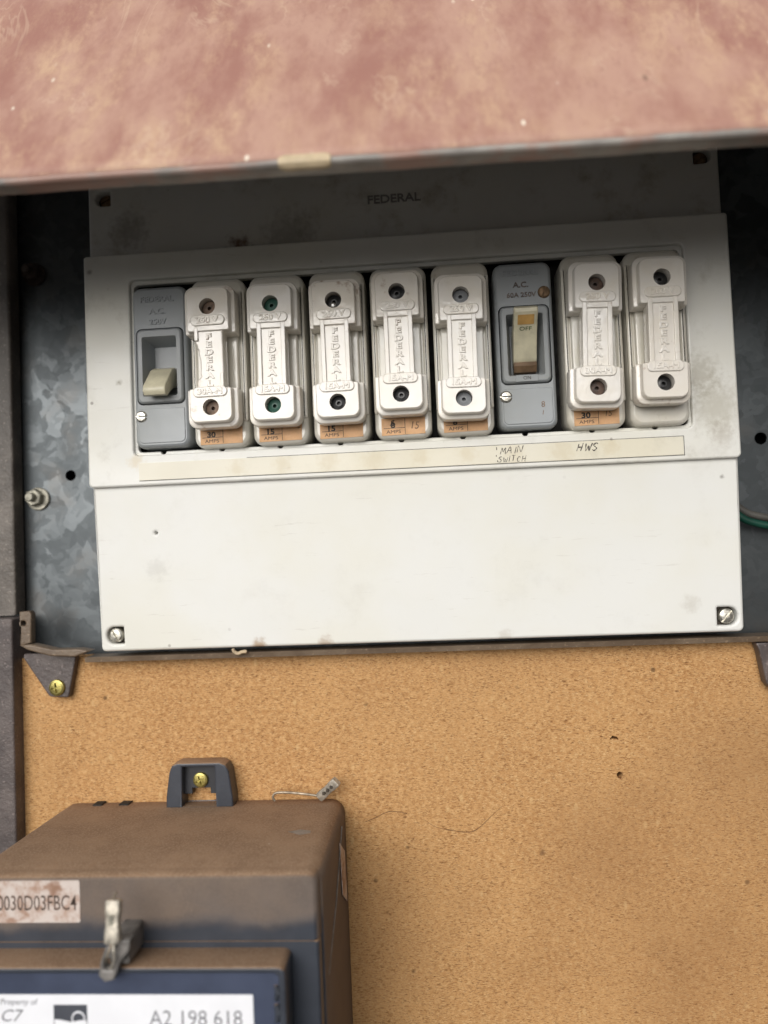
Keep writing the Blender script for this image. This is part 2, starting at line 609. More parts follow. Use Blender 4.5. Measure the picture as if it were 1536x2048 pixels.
M['headplate'] = m_cover('grimy_grey_plastic', (0.60, 0.60, 0.585), [(-97, 156.5, 9, 0.9, (0.12, 0.05, 0.018)), (-70, 160, 20, 0.4, (0.14, 0.12, 0.1)),
    (-155, 170, 14, 0.5, (0.17, 0.14, 0.12))], 0.75)
M['strip'] = m_cover('yellowed_card', (0.70, 0.67, 0.57), [(-100 + 23 * i, 42 + (i % 3) - 1, 6 + i % 4, 0.3, (0.52, 0.42, 0.24)) for i in range(9)], 0.35)
M['ceramic'] = m_ceramic('white_porcelain', (0.77, 0.745, 0.705), 0.5)
M['ceramic_base'] = m_ceramic('cream_porcelain', (0.66, 0.645, 0.59), 0.30)
M['grey'] = m_cover('grey_switch_plastic', (0.305, 0.33, 0.355), (), 0.35)
M['grey2'] = m_cover('grey_switch_bezel', (0.265, 0.285, 0.305), (), 0.35)
M['toggle'] = simple('aged_cream_plastic', (0.60, 0.56, 0.41), 0.32, 0, 0.12, 150, 0.03)
M['toggle_amber'] = simple('amber_stained_plastic', (0.50, 0.30, 0.10), 0.4, 0, 0.2, 150)
M['toggle_brown'] = simple('brown_stained_plastic', (0.14, 0.085, 0.045), 0.5, 0, 0.3, 200)
M['black'] = simple('black_cavity', (0.012, 0.011, 0.010), 0.8, 0, 0.3, 100, 0)
M['red'] = simple('red_insulation', (0.30, 0.02, 0.02), 0.5)
M['ink'] = simple('black_ink', (0.03, 0.027, 0.024), 0.6, 0, 0.4, 400, 0)
M['pen'] = simple('faded_pen_ink', (0.10, 0.09, 0.08), 0.7, 0, 0.5, 600, 0)
M['pencil'] = simple('faint_pencil', (0.20, 0.12, 0.07), 0.7, 0, 0.4, 500, 0)
M['print_grey'] = simple('grey_print', (0.17, 0.17, 0.19), 0.6, 0, 0.3, 300, 0)
M['greenink'] = simple('green_ink', (0.07, 0.16, 0.04), 0.6, 0, 0.3, 300, 0)
M['tag'] = simple('orange_brown_paper', (0.64, 0.375, 0.19), 0.6, 0, 0.16, 160, 0.03)
M['zinc'] = simple('zinc_screw', (0.55, 0.53, 0.47), 0.36, 0.9, 0.35, 500, 0.08)
M['dullzinc'] = simple('dull_zinc', (0.36, 0.345, 0.29), 0.55, 0.75, 0.3, 300, 0.1)
M['rustscrew'] = simple('rusty_screw', (0.20, 0.13, 0.075), 0.6, 0.5, 0.4, 400, 0.1)
M['brass'] = simple('yellow_zinc_screw', (0.42, 0.36, 0.12), 0.36, 0.85, 0.25, 400, 0.05)
M['slot'] = simple('slot_dirt', (0.05, 0.04, 0.03), 0.8, 0, 0.3, 200, 0)
M['crack'] = simple('crack_brown', (0.15, 0.075, 0.03), 0.8, 0, 0.4, 300, 0)
M['black_plastic'] = simple('black_tab_plastic', (0.024, 0.026, 0.032), 0.45, 0, 0.2, 100, 0.03)
M['galv'] = m_galv()
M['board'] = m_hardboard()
M['redpaint'] = m_redpaint()
M['lip'] = m_lip()
M['jamb'] = m_hammer('brown_grey_paint', (0.085, 0.072, 0.062), (0.15, 0.13, 0.112))
M['rail'] = m_hammer('purple_brown_hammer_paint', (0.072, 0.058, 0.056), (0.125, 0.102, 0.095))
M['flange'] = m_hammer('dusty_brown_paint', (0.115, 0.080, 0.053), (0.165, 0.122, 0.084))
M['deadbolt'] = simple('dark_rusted_bolt', (0.05, 0.035, 0.027), 0.75, 0.2, 0.4, 300, 0.1)
M['head_letter'] = simple('grimy_lettering', (0.22, 0.21, 0.20), 0.5)
M['meter'] = m_meter()
M['meter_top'] = m_meter(-149.0 + 200.0)
M['window'] = simple('tinted_window', (0.058, 0.070, 0.110), 0.16, 0, 0.15, 40, 0)
M['paper'] = simple('white_label_paper', (0.80, 0.81, 0.85), 0.45, 0, 0.03, 60, 0)
M['dirty_paper'] = m_sticker()
M['alu'] = simple('grey_seal_metal', (0.42, 0.385, 0.325), 0.5, 0.5, 0.3, 500, 0.15)
M['worn_mark'] = simple('worn_brown_lettering', (0.155, 0.125, 0.11), 0.6, 0, 0.4, 500, 0)
M['wire'] = simple('seal_wire', (0.30, 0.25, 0.19), 0.5, 0.6, 0.3, 300, 0)
M['smoke'] = simple('dusty_clear_lug', (0.17, 0.16, 0.15), 0.4, 0, 0.35, 200, 0.05)
M['green_wire'] = simple('green_insulation', (0.006, 0.050, 0.034), 0.4, 0, 0.2, 100, 0.02)
M['grey_wire'] = simple('grey_sheath', (0.07, 0.067, 0.06), 0.55, 0, 0.25, 100, 0.03)
M['leaf'] = simple('dry_debris', (0.42, 0.33, 0.22), 0.8, 0, 0.3, 300, 0.1)
M['plug_brown'] = simple('brown_plug', (0.075, 0.046, 0.034), 0.55, 0, 0.4, 300, 0.05)
M['plug_tan'] = simple('tan_plug', (0.17, 0.115, 0.082), 0.6, 0, 0.4, 300, 0.05)
M['plug_green'] = simple('green_plug', (0.012, 0.075, 0.052), 0.5, 0, 0.2, 200, 0.03)
M['plug_black'] = simple('black_plug', (0.014, 0.014, 0.015), 0.32, 0, 0.3, 200, 0.03)
M['plug_grey'] = simple('grey_plug', (0.19, 0.20, 0.215), 0.5, 0, 0.15, 200, 0.03)
M['bead'] = simple('solder_glint', (0.8, 0.8, 0.8), 0.2, 1.0, 0.1, 200, 0)


def screw(parent, x, z, y, r, m, ang, kind='slot', name='screw', h=1.6):
    """round-head screw seen end on; y is the plane it sits on"""
    rings = [(circ(x, z, r, 28), y + 1.5), (circ(x, z, r, 28), y - h * 0.35), (circ(x, z, r * 0.93, 28), y - h * 0.72),
             (circ(x, z, r * 0.72, 28), y - h * 0.95), (circ(x, z, r * 0.3, 28), y - h * 1.05)]
    me = loft(rings, True, True)
    ks = []
    for a in ([ang] if kind == 'slot' else [ang, ang + 90]):
        L = r * 1.3 if kind == 'slot' else r * 0.62
        b = box(-L, L, y - h * 2, y - h * 0.25, -r * (0.13 if kind == 'slot' else .12), r * (0.13 if kind == 'slot' else .12))
        # box was made about ORG: turn it about the y axis and move it to the head
        for v in b.vertices:
            vx, vz = v.co.x + ORG.x * S, v.co.z + ORG.z * S
            ca, sa = math.cos(R(a)), math.sin(R(a))
            v.co.x = x * S + vx * ca - vz * sa - ORG.x * S
            v.co.z = z * S + vx * sa + vz * ca - ORG.z * S
        ks.append(b)
    me = cut(me, ks)
    return finish(name, me, m, parent, 30)


# ================================================================== setting
# galvanised sheet
back = thing('backing_sheet', 'dull galvanised steel sheet with drilled holes behind the fuse board', 'metal sheet', (-20, 35, 60))
holes = [circ(-203.8, 45.4, 2.9), circ(169.2, 47.2, 3.1)]
finish('sheet', plate(rrect(-330, 204, -62, 330, 2), holes, 35, 37, 0.2), M['galv'], back)
for (bx, bz, rust) in ((-222.3, 33.1, False), (-221.7, 160.0, True)):
    mm = M['deadbolt'] if rust else M['dullzinc']
    wsh = finish('washer', loft([(circ(bx, bz, 6.4, 28), 35), (circ(bx, bz, 6.4, 28), 33.8), (circ(bx, bz, 5.9, 28), 33.5)], False, True), mm, back)
    hexp = [(bx - 0.8 + 4.9 * math.cos(R(60 * i + 18)), bz + 0.6 + 4.9 * math.sin(R(60 * i + 18))) for i in range(6)]
    hexq = [(bx - 0.8 + 4.2 * math.cos(R(60 * i + 18)), bz + 0.6 + 4.2 * math.sin(R(60 * i + 18))) for i in range(6)]
    finish('nut', loft([(hexp, 33.5), (hexp, 30.2), (hexq, 29.6)], False, True), mm, back)
    finish('stud', loft([(circ(bx - 1.1, bz + 0.8, 2.5), 30), (circ(bx - 1.1, bz + 0.8, 2.5), 26.6), (circ(bx - 1.1, bz + 0.8, 1.9), 26)], False, True), mm, back)

wall = thing('wall', 'dark cabinet back behind the steel sheet', None, (-20, 60, 40), kind='structure')
finish('cabinet_back', plate(rrect(-420, 340, -420, 420, 2), [], 60, 66, 0.2), M['black'], wall)

# hardboard meter panel
panel = thing('hardboard_panel', 'tan flecked hardboard meter panel below the fuse board', 'board', (-20, 20, -150))
h1, h2 = at(1240, 1550, 20), at(1228, 1476, 20)
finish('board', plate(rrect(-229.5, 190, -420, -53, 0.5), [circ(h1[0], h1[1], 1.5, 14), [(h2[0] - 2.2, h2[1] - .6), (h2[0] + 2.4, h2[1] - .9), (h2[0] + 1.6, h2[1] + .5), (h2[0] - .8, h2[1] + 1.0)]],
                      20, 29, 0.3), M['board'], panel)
crk = [(730, 1644), (750, 1636), (775, 1624), (800, 1624), (815, 1628)]
finish('surface_crack', tube_mesh(smooth_path([(*at(a, b, 19.95)[:1], 20.0, at(a, b, 19.95)[1]) for a, b in crk], 5), [0.2, ] + [0.18] * 19 + [.03], 6), M['crack'], panel)
crk = [(850, 1640), (872, 1654), (905, 1661), (940, 1664), (960, 1654), (985, 1630), (1005, 1612)]
pp = smooth_path([(at(a, b, 20)[0], 20.0, at(a, b, 20)[1]) for a, b in crk], 5)
finish('surface_crack', tube_mesh(pp, [0.06 + 0.14 * math.sin(math.pi * i / (len(pp) - 1)) for i in range(len(pp))], 6), M['crack'], panel)

# frame of the meter panel
pf = thing('panel_frame', 'brown painted steel frame with corner lugs round the hardboard panel', 'metal frame', (-20, 10, -60))
finish('side_rail', prism_x([(11, -31), (30, -31), (30, -430), (11, -430)], -330, -225.6, 1.2), M['rail'], pf)
rim = prism_x([(10.5, -52.2), (24, -52.2), (24, -55.4), (18.5, -55.4), (11.2, -54.9)], -187, 170, 0.8)
finish('top_flange', rim, M['flange'], pf)
lp = [at(a, b, 15) for a, b in ((46, 1316), (97, 1391), (101, 1394), (134, 1395), (138, 1391), (152, 1310), (148, 1306), (48, 1308))]
lug = finish('corner_lug', plate(lp, [], 15, 19.6, 0.7), M['rail'], pf)
lp2 = [at(a, b, 10) for a, b in ((42, 1290), (60, 1300), (105, 1312), (152, 1313), (182, 1301), (160, 1297), (110, 1298), (64, 1288))]
finish('lug_fold', plate(lp2, [], 8, 16, 0.9), M['flange'], lug)
sx, sz = at(115, 1375, 15)
screw(lug, sx, sz, 15, 4.3, M['brass'], 8, 'cross', h=1.8)
b1 = [at(a, b, 10) for a, b in ((38, 1224), (58, 1222), (62, 1228), (62, 1286), (40, 1292))]
finish('hinge_tab', plate(b1, [circ(*at(46, 1247, 10), 1.4, 12)], 10, 15, 0.7), M['flange'], pf)
lp3 = [at(a, b, 12) for a, b in ((1512, 1286), (1560, 1284), (1580, 1390), (1541, 1376), (1533, 1366), (1519, 1302))]
finish('corner_lug', plate(lp3, [], 12, 19, 0.8), M['rail'], pf)

# cabinet side frame and raised door
cab = thing('meter_cabinet', 'brown painted steel cabinet with chalky red-brown door raised across the top', 'cabinet', (-260, 0, 60))
finish('side_jamb', prism_x([(24, 330), (34.5, 330), (34.5, -30.2), (24, -30.2)], -340, -230.6, 1.6), M['jamb'], cab)
finish('added_shade_wall', prism_x([(-230, 330), (60, 330), (60, -430), (-230, -430)], 205, 209, 0.8), M['jamb'], cab)  # added out of view, reaches forward to keep light off the right side

YE = -108.0


def edge_z(px):
    return at(px, 364 - px * (102 / 1536.0), YE)


ex0, ez0 = edge_z(0)
ex1, ez1 = edge_z(1536)
kz = (ez1 - ez0) / (ex1 - ex0)
V, Fc = [], []
nx, nv = 60, 34
prof = []
for j in range(nv + 1):                       # the outer sheet, faintly buckled
    t = j / nv
    prof.append((YE + t * 110, 195 * t))
xs = [-330 + 534 * i / nx for i in range(nx + 1)]
for i, x in enumerate(xs):
    zb = ez0 + kz * (x - ex0)
    for j, (py_, pz_) in enumerate(prof):
        wv = 0.5 * math.sin(x * 0.031 + j * 0.3) * min(1, j / 4) + 0.35 * math.sin(x * 0.083 - j * 0.5) * min(1, j / 4)
        V.append((x, py_ - wv * 0.8, zb + 1.6 + pz_ + wv * 0.6))
for i in range(nx):
    for j in range(nv):
        a = i * (nv + 1) + j
        Fc.append((a, a + 1, a + nv + 2, a + nv + 1))
sheet = finish('door', mesh('s', V, Fc), M['redpaint'], cab)
sheet['label'] = 'chalky red-brown painted metal door raised across the top'
md = sheet.modifiers.new('thickness', 'SOLIDIFY')
md.thickness = 1.2 * S
md.offset = -1
sheet.data.materials.append(simple('grey_bounce_lining', (0.42, 0.42, 0.42), 0.5, 0, 0.2, 60, 0.05))  # unseen inner face, set grey to bounce neutral light onto the head plate
md.material_offset = 1
# rolled hem along the lower edge
V, Fc = [], []
hem = [(a * 0.8, b * 0.72) for a, b in [(0.6, 2.2), (-0.7, 1.6), (-1.6, 0.4), (-1.7, -1.0), (-0.9, -2.1), (0.6, -2.5), (4.0, -2.3), (10.0, -1.6), (10.0, -0.4), (3.0, -0.2)]]
for i, x in enumerate(xs):
    zb = ez0 + kz * (x - ex0)
    jit = 0.25 * math.sin(x * 0.09) + 0.2 * math.sin(x * 0.23 + 1)
    for (a, b) in hem:
        V.append((x, YE + a, zb + b + jit * 0.4))
nh = len(hem)
for i in range(nx):
    for j in range(nh):
        k = (j + 1) % nh
        Fc.append((i * nh + j, i * nh + k, (i + 1) * nh + k, (i + 1) * nh + j))
hemo = finish('door_hem', mesh('h', V, Fc), M['lip'], sheet)
px0, _ = edge_z(558)
px1, _ = edge_z(662)
M['chip'] = simple('bare_primer_patch', (0.50, 0.40, 0.26), 0.6, 0, 0.2, 120, 0.05)
V, Fc = [], []
for i in range(9):
    x = px0 + (px1 - px0) * i / 8
    zb = ez0 + kz * (x - ex0)
    e = 0.7 if i in (0, 8) else 1.0
    for (a, b) in [(1.2, 3.6 * e), (-1.1, 2.4 * e), (-2.0, 0.5), (-2.1, -1.1), (-1.1, -2.5 * e), (0.6, -2.9 * e)]:
        V.append((x, YE + a, zb + b))
for i in range(8):
    for j in range(5):
        Fc.append((i * 6 + j, i * 6 + j + 1, (i + 1) * 6 + j + 1, (i + 1) * 6 + j))
finish('paint_patch', mesh('p', V, Fc), M['chip'], sheet)

# ================================================================== fuse board
fb = thing('fuse_board', 'off-white plastic fuse board enclosure with blank lower cover', 'fuse box', (-16, 20, 50))


def window_outline(x0, x1, z0, z1, r, bumps):
    p = rrect(x0, x1, z0, z1, r)
    n = 6
    out = p[:n]
    for b in bumps:
        out += [(b + 1.5 * math.cos(R(180 + 30 * k)), z0 + 1.5 * math.sin(R(180 + 30 * k))) for k in range(7)]
    return out + p[n:]


POLES = [-137.0, -106.6, -76.7, -46.2, -15.6, 14.9, 45.4, 77.8, 108.0]
so = rrect(-177.2, 145.7, 34.6, 154.3, (2.5, 2.5, 1.6, 1.6))
finish('face_surround', plate(so, [rrect(-153.2, 123.6, 50.2, 140.2, 2.5)], 0, 9, 1.1, res=3), M['surround'], fb)
finish('window_ledge', plate(rrect(-156, 126, 47, 143, 2.5), [window_outline(-151.6, 122.3, 51.8, 138.2, 2.2, [p - 1.5 for p in POLES])], 2.2, 6, 0.5), M['surround'], fb)
finish('inner_tray', plate(rrect(-160, 130, 40, 150, 1), [], 16, 18, 0.2), M['black'], fb)
for (x, w_) in ((-104.5, 4.0), (-72.0, 3.0), (-44, 2.4)):
    finish('busbar_insulation', plate(rrect(x - w_, x + w_, 50.5, 53.2, 0.6), [], 6.5, 12, 0.3), M['red'], fb)
slope = lambda z: (36 - z) * (5.6 / 85)
hl = rrect(-173.2, -164.2, -45.6, -36.8, (4.0, 0.5, 0.5, 4.0))
hr = rrect(132.6, 142.2, -46.2, -37.2, (0.5, 4.0, 4.0, 0.5))
ph = at(311, 1066, 4)
finish('lower_cover', plate(rrect(-176.3, 145.0, -49.3, 35.6, (2.2, 2.6, 0.5, 0.5)), [hl, hr, circ(ph[0], ph[1], 0.75, 10)], 2.6, 24, 1.3, slope, 3), M['cover'], fb)
finish('cover_backing', plate(rrect(-174.5, 143.5, -47.5, 34, 1), [], 13, 15.5, 0.2), M['slot'], fb)
finish('head_plate', plate(rrect(-177.2, 146.0, 148, 204, (0.5, 0.5, 2, 2)), [rrect(-173.6, -165.4, 183.8, 191.6, (3.8, .5, .5, 3.8)), rrect(134.0, 142.4, 183.0, 191.0, (.5, 3.8, 3.8, .5))], 8, 30, 0.8), M['headplate'], fb)
screw(fb, -168.9, -41.2, 10.5, 3.75, M['zinc'], -58, h=2.2)
screw(fb, 137.4, -41.7, 10.5, 3.75, M['zinc'], 48, h=2.2)
screw(fb, -169.2, 187.8, 13.0, 3.3, M['rustscrew'], 25, h=1.8)
screw(fb, 138.3, 186.9, 13.0, 3.3, M['rustscrew'], 40, h=1.8)
for (x, z) in ((-169.2, 187.8), (138.3, 186.9)):
    finish('screw_seat', plate(rrect(x - 5.5, x + 5.5, z - 5.5, z + 5.5, 1), [], 13.2, 15, 0.2), M['slot'], fb)
txt('FEDERAL', 6.0, -16.2, 176.4, 8.0, 0.7, 0.08, M['head_letter'], fb, 'raised_lettering', 1.15, off=0.05)
# circuit label strip
st = finish('label_strip', plate(rrect(-150.6, 118.7, 37.2, 46.0, 0.2), [], -0.35, 1.4, 0.1), M['strip'], fb)
for (x0, x1, z0, z1) in ((-150.6, 118.9, 36.85, 37.1), (-95, 118.9, 46.15, 46.38), (118.9, 119.15, 36.85, 46.38)):
    finish('strip_line', plate([(x0, z0), (x1, z0), (x1, z1), (x0, z1)], [], -0.12, 0.6, 0.0), M['pen'], st)
STROKES = {
    'M': [[(0, 0), (.12, 1), (.45, .35), (.8, 1.02), (.9, 0)]], 'A': [[(0, 0), (.42, 1), (.78, -.02)], [(.15, .4), (.66, .36)]],
    'I': [[(.2, 0), (.26, 1)]], 'N': [[(0, 0), (.08, 1), (.62, .03), (.74, 1.05)]],
    'S': [[(.7, .9), (.35, 1.02), (.05, .75), (.4, .5), (.65, .25), (.3, -.03), (0, .12)]],
    'W': [[(0, 1), (.2, 0), (.45, .7), (.65, 0), (.95, 1.04)]], 'T': [[(0, .98), (.75, 1.02)], [(.38, 1), (.34, 0)]],
    'C': [[(.68, .85), (.35, 1), (.05, .5), (.28, .02), (.66, .12)]], 'H': [[(.02, 0), (.1, 1)], [(.62, 0), (.72, 1.05)], [(.05, .5), (.68, .54)]]}


def scrawl(word, x, z, h, r, lean=0.22, adv=0.95):
    for ch in word:
        hh = h * random.uniform(0.88, 1.1)
        zz = z + random.uniform(-0.25, 0.25)
        for st_ in STROKES[ch]:
            pts = [(x + (u * 0.9 + v * lean) * hh + random.uniform(-.08, .08), -0.40, zz + v * hh + random.uniform(-.08, .08)) for u, v in st_]
            pth = smooth_path(pts, 4)
            finish('handwriting', tube_mesh(pth, [r * random.uniform(0.3, 1.2) for _ in pth], 5), M['pen'], st)
        x += hh * (0.55 if ch == 'I' else adv)


scrawl('MAIN', 31.0, 41.9, 3.2, 0.24, 0.25, 1.02)
scrawl('SWITCH', 29.8, 37.8, 2.6, 0.21, 0.2, 0.98)
scrawl('HWS', 67.8, 41.2, 3.6, 0.32, 0.3, 1.05)
for (x, z0, z1) in ((29.2, 43.8, 45.2), (28.9, 40.6, 41.4), (29.4, 37.9, 38.8)):
    finish('handwriting', plate([(x, z0), (x + 0.35, z0), (x + 0.35, z1), (x, z1)], [], -0.45, -0.39, 0), M['pen'], st)

# ================================================================== fuses
CACHE = {}


def cached(key, fn):
    global ORG
    if key not in CACHE:
        keep = ORG.copy()
        ORG = Vector((0, 0, 0))
        CACHE[key] = fn()
        ORG = keep
    return CACHE[key]


def inst(name, key, fn, m, parent, ang=35):
    me = cached(key, fn)
    k2 = (key, m.name)
    if k2 not in CACHE:
        c = me.copy()
        smooth(c, ang)
        c.materials.clear()
        c.materials.append(m)
        CACHE[k2] = c
    o = bpy.data.objects.new(name, CACHE[k2])
    COL.objects.link(o)
    o.parent = parent
    return o


def base_body():
    def rr(i):
        return rrect(-14 + i, 14 - i, -42.6 + i, 42.8 - i, 5.2 - i * 0.6, 6)
    return loft([(rr(0), 16), (rr(0), -0.6), (rr(0.25), -1.7), (rr(0.9), -2.6), (rr(1.9), -3.0)], True, True)


def base_rail(s):
    def f():
        x0, x1 = (11.1, 13.9) if s > 0 else (-13.9, -11.1)
        def rr(i):
            return rrect(x0 + i, x1 - i, -30 + i, 36 - i, 0.8, 3)
        return loft([(rr(0), -2), (rr(0), -3.4), (rr(0.4), -3.8), (rr(0.9), -3.95)], False, True)
    return f


def base_island():
    def rr(i):
        return rrect(-10.5 + i, 10.5 - i, -22 + i, 18 - i, 0.8, 3)
    return loft([(rr(0), -2), (rr(0), -5.2), (rr(0.3), -5.8), (rr(0.8), -6.0)], False, True)


def block(top):
    def f():
        def rr(i, j):
            if top:
                return rrect(-13.0 + i, 13.0 - i, 11.6 + j, 36.0 - i, (0.9, 0.9, 4.6 - 0.4 * i, 4.6 - 0.4 * i), 6)
            return rrect(-13.0 + i, 13.0 - i, -34.8 + i, -15.2 - j, (4.6 - 0.4 * i, 4.6 - 0.4 * i, 0.9, 0.9), 6)
        me = loft([(rr(0.5, 0), -5.6), (rr(0.5, 0.1), -12.8), (rr(0.62, 0.22), -13.2), (rr(0.9, 0.35), -13.45), (rr(2.2, 0.5), -13.7),
                   (rr(2.45, 0.55), -14.0), (rr(2.7, 0.6), -17.2), (rr(2.85, 0.7), -17.5), (rr(3.1, 0.95), -17.7)], True, True)
        hz = 24.2 if top else -25.0
        return cut(me, [cyl(0, hz, 3.95, -9.0, -20), ])
    return f


def bridge(chip):
    def f():
        if not chip:
            out = [(-6.9, -16), (6.9, -16), (6.9, 12.5), (-6.9, 12.5)]
        else:
            out = [(-6.6, -16), (6.9, -16), (6.9, 12.5), (-6.9, 12.5), (-6.8, 7), (-6.0, 5.4), (-5.9, 4.0), (-5.3, 3.2), (-5.2, 0.8),
                   (-4.7, -1.5), (-4.5, -6.2), (-4.9, -8.0), (-4.4, -9.8), (-5.6, -10.8), (-6.5, -11.6)]
        return plate(out, [], -16.9, -8.5, 0.7)
    return f


def rib(x0, x1, z0, z1, y=-17.9, rnd=0.5):
    return lambda: plate(rrect(x0, x1, z0, z1, rnd, 3), [], y, -16.5, 0.35)


def pill(z):
    return lambda: plate(rrect(-8.4, 8.4, z - 2.5, z + 2.5, 2.4, 6), [], -18.5, -17.3, 0.45)


def letters_stack():
    parts = []
    for i, ch in enumerate('FEDERAL'):
        parts.append(txt(ch, 3.85, 0, 9.3 - i * 3.8, -16.95, 0.5, 0.24, sx=1.45, off=0.0))
    bm = bmesh.new()
    for p in parts:
        bm.from_mesh(p)
    me = bpy.data.meshes.new('letters')
    bm.to_mesh(me)
    bm.free()
    return me


def plug_mesh(z):
    def f():
        me = loft([(circ(0, z, 3.9, 24), -9.1), (circ(0, z, 3.9, 24), -12.6), (circ(0, z, 3.5, 24), -13.3), (circ(0, z, 1.5, 24), -13.8), (circ(0, z, 0.95, 24), -13.8), (circ(0, z, 0.8, 24), -11)], True, True)
        return me
    return f


FUSES = [
    # pole, carrier dz, dx, tilt, plug, rating, carrier label, base label
    (1, 0.2, -0.9, 0.4, 'plug_tan', '30', 'porcelain fuse carrier with broken bridge edge and brown plugs, beside the left grey switch', 'porcelain fuse holder tagged 30 AMPS beside the left grey switch'),
    (2, -0.3, -0.2, -0.2, 'plug_green', '15', 'white porcelain fuse carrier with two green plugs', 'porcelain fuse holder tagged 15 AMPS under the green-plugged carrier'),
    (3, -0.6, 0.2, 0.4, 'plug_black', '15', 'porcelain fuse carrier with black plugs, glint in the upper one, third fuse from left', 'porcelain fuse holder tagged 15 AMPS, third fuse from the left'),
    (4, 1.6, 0.0, 0.1, 'plug_black', '8', 'porcelain fuse carrier with black plugs sitting highest, over the tag with pencilled 15', 'porcelain fuse holder tagged 8 AMPS with 15 pencilled beside it'),
    (5, -2.0, -0.6, -0.6, 'plug_grey', '8', 'porcelain fuse carrier with two grey plugs left of the main switch', 'porcelain fuse holder tagged 8 AMPS left of the main switch'),
    (7, -0.2, -0.6, -2.0, 'plug_brown', '30', 'porcelain fuse carrier with dark brown plugs just right of the main switch', 'porcelain fuse holder tagged 30 AMPS right of the main switch'),
    (8, 0.3, -0.6, -1.0, 'plug_black', None, 'glossy porcelain fuse carrier with black plugs at the right end of the row', 'glossy porcelain fuse holder without a tag at the right end'),
]
ZC = 94.2
for (p, dz, dx, tilt, plug, rating, lab, blab) in FUSES:
    x0 = POLES[p]
    b = thing('fuse_holder', blab, 'fuse holder', (x0, 0, ZC), 'fuse holders in the window of the board')
    inst('base_body', 'base', base_body, M['ceramic_base'], b)
    inst('side_rail', 'railL', base_rail(-1), M['ceramic_base'], b)
    inst('side_rail', 'railR', base_rail(1), M['ceramic_base'], b)
    inst('fuse_well', 'isl', base_island, M['ceramic_base'], b)
    if rating:
        lx = x0 + 0.0
        z1, z0 = 61.6, 53.2
        tg = finish('rating_tag', plate([(lx - 10.8, z0), (lx + 10.6, z0 + 0.3), (lx + 10.7, z1 + 0.2), (lx - 10.8, z1)], [], -3.25, -2.9, 0.05), M['tag'], b)
        txt(rating, 3.7, lx - 5.2, 58.05, -3.28, 0.06, 0, M['ink'], tg, 'printed_number', 1.2, 0, R(0.5), 0.14)
        txt('AMPS', 2.4, lx - 4.9, 54.9, -3.28, 0.06, 0, M['ink'], tg, 'printed_word', 1.25, 0, R(0.5), 0.0)
        finish('printed_line', plate([(lx - 9.8, 56.6), (lx + 0.6, 56.75), (lx + 0.6, 56.98), (lx - 9.8, 56.83)], [], -3.31, -3.2, 0), M['ink'], tg)
        finish('printed_line', plate([(lx + 0.6, 53.7), (lx + 0.85, 53.7), (lx + 0.85, 61.4), (lx + 0.6, 61.4)], [], -3.31, -3.2, 0), M['ink'], tg)
        if p == 4:
            txt('15', 5.2, lx + 5.4, 57.6, -3.28, 0.06, 0, M['pencil'], tg, 'pencilled_number', 0.9, 0.1, R(-6))
            finish('scribble', tube_mesh(smooth_path([(lx - 6.6, -3.3, 58.0), (lx - 4.4, -3.3, 60.6), (lx - 6.0, -3.3, 59.8), (lx - 4.0, -3.3, 58.2), (lx - 5.8, -3.3, 60.2), (lx - 5.2, -3.3, 57.6)], 4), 0.18, 5), M['ink'], tg)
        if p == 7:
            txt('15', 4.2, lx + 5.4, 58.6, -3.28, 0.06, 0, M['pencil'], tg, 'pencilled_number', 0.9, 0.1, R(-4))
        if p == 2:
            finish('printed_line', plate([(lx + 8.6, 59.2), (lx + 10.0, 59.4), (lx + 10.0, 59.7), (lx + 8.6, 59.5)], [], -3.31, -3.2, 0), M['ink'], tg)
    cr = thing('fuse_carrier', lab, 'fuse', (x0 + dx, 0, ZC + dz), 'porcelain fuse carriers plugged into the board')
    cr.rotation_euler = (0, R(-tilt), 0)
    chip = p == 1
    ub = inst('upper_block', 'ub', block(True), M['ceramic'], cr, 24)
    lb = inst('lower_block', 'lb', block(False), M['ceramic'], cr, 24)
    br = inst('bridge', 'brc' if chip else 'br', bridge(chip), M['ceramic'], cr)
    if chip:
        inst('bridge_rib', 'rc1', rib(5.2, 6.9, -15.5, -8.6), M['ceramic'], br)
        inst('bridge_rib', 'rc2', rib(-6.9, -5.0, 7.5, 14), M['ceramic'], br)
    else:
        inst('bridge_rib', 'rl', rib(-6.9, -4.7, -15.5, 15.5), M['ceramic'], br)
        inst('bridge_rib', 'rr', rib(4.7, 6.9, -15.5, 15.5), M['ceramic'], br)
    inst('embossed_letters', 'let', letters_stack, M['ceramic'], br)
    for (z, blk, word, key) in ((17.2, ub, '250 V', 'w250'), (-17.6, lb, '30A-M' if rating == '30' else '15A-M', 'w' + str(rating))):
        pl = inst('rating_boss', 'pill%d' % z, pill(z), M['ceramic'], blk)
        word_fn = (lambda word=word, z=z: txt(word, 3.9, 0, z, -18.45, 0.5, 0.18, sx=1.15, off=0.0))
        inst('embossed_rating', key, word_fn, M['ceramic'], blk)
    inst('terminal_plug', 'pgu', plug_mesh(24.2), M[plug], ub)
    pg = inst('terminal_plug', 'pgl', plug_mesh(-25.0), M[plug], lb)
    if p == 3:
        keep = ORG.copy(); ORG = Vector((0, 0, 0))
        finish('metal_glint', loft([(circ(-0.6, 22.6, 1.7, 12), -12.4), (circ(-0.6, 22.6, 1.5, 12), -14.2), (circ(-0.6, 22.6, 0.7, 12), -14.6)], True, True), M['bead'], ub)
        ORG = keep

# ================================================================== switches


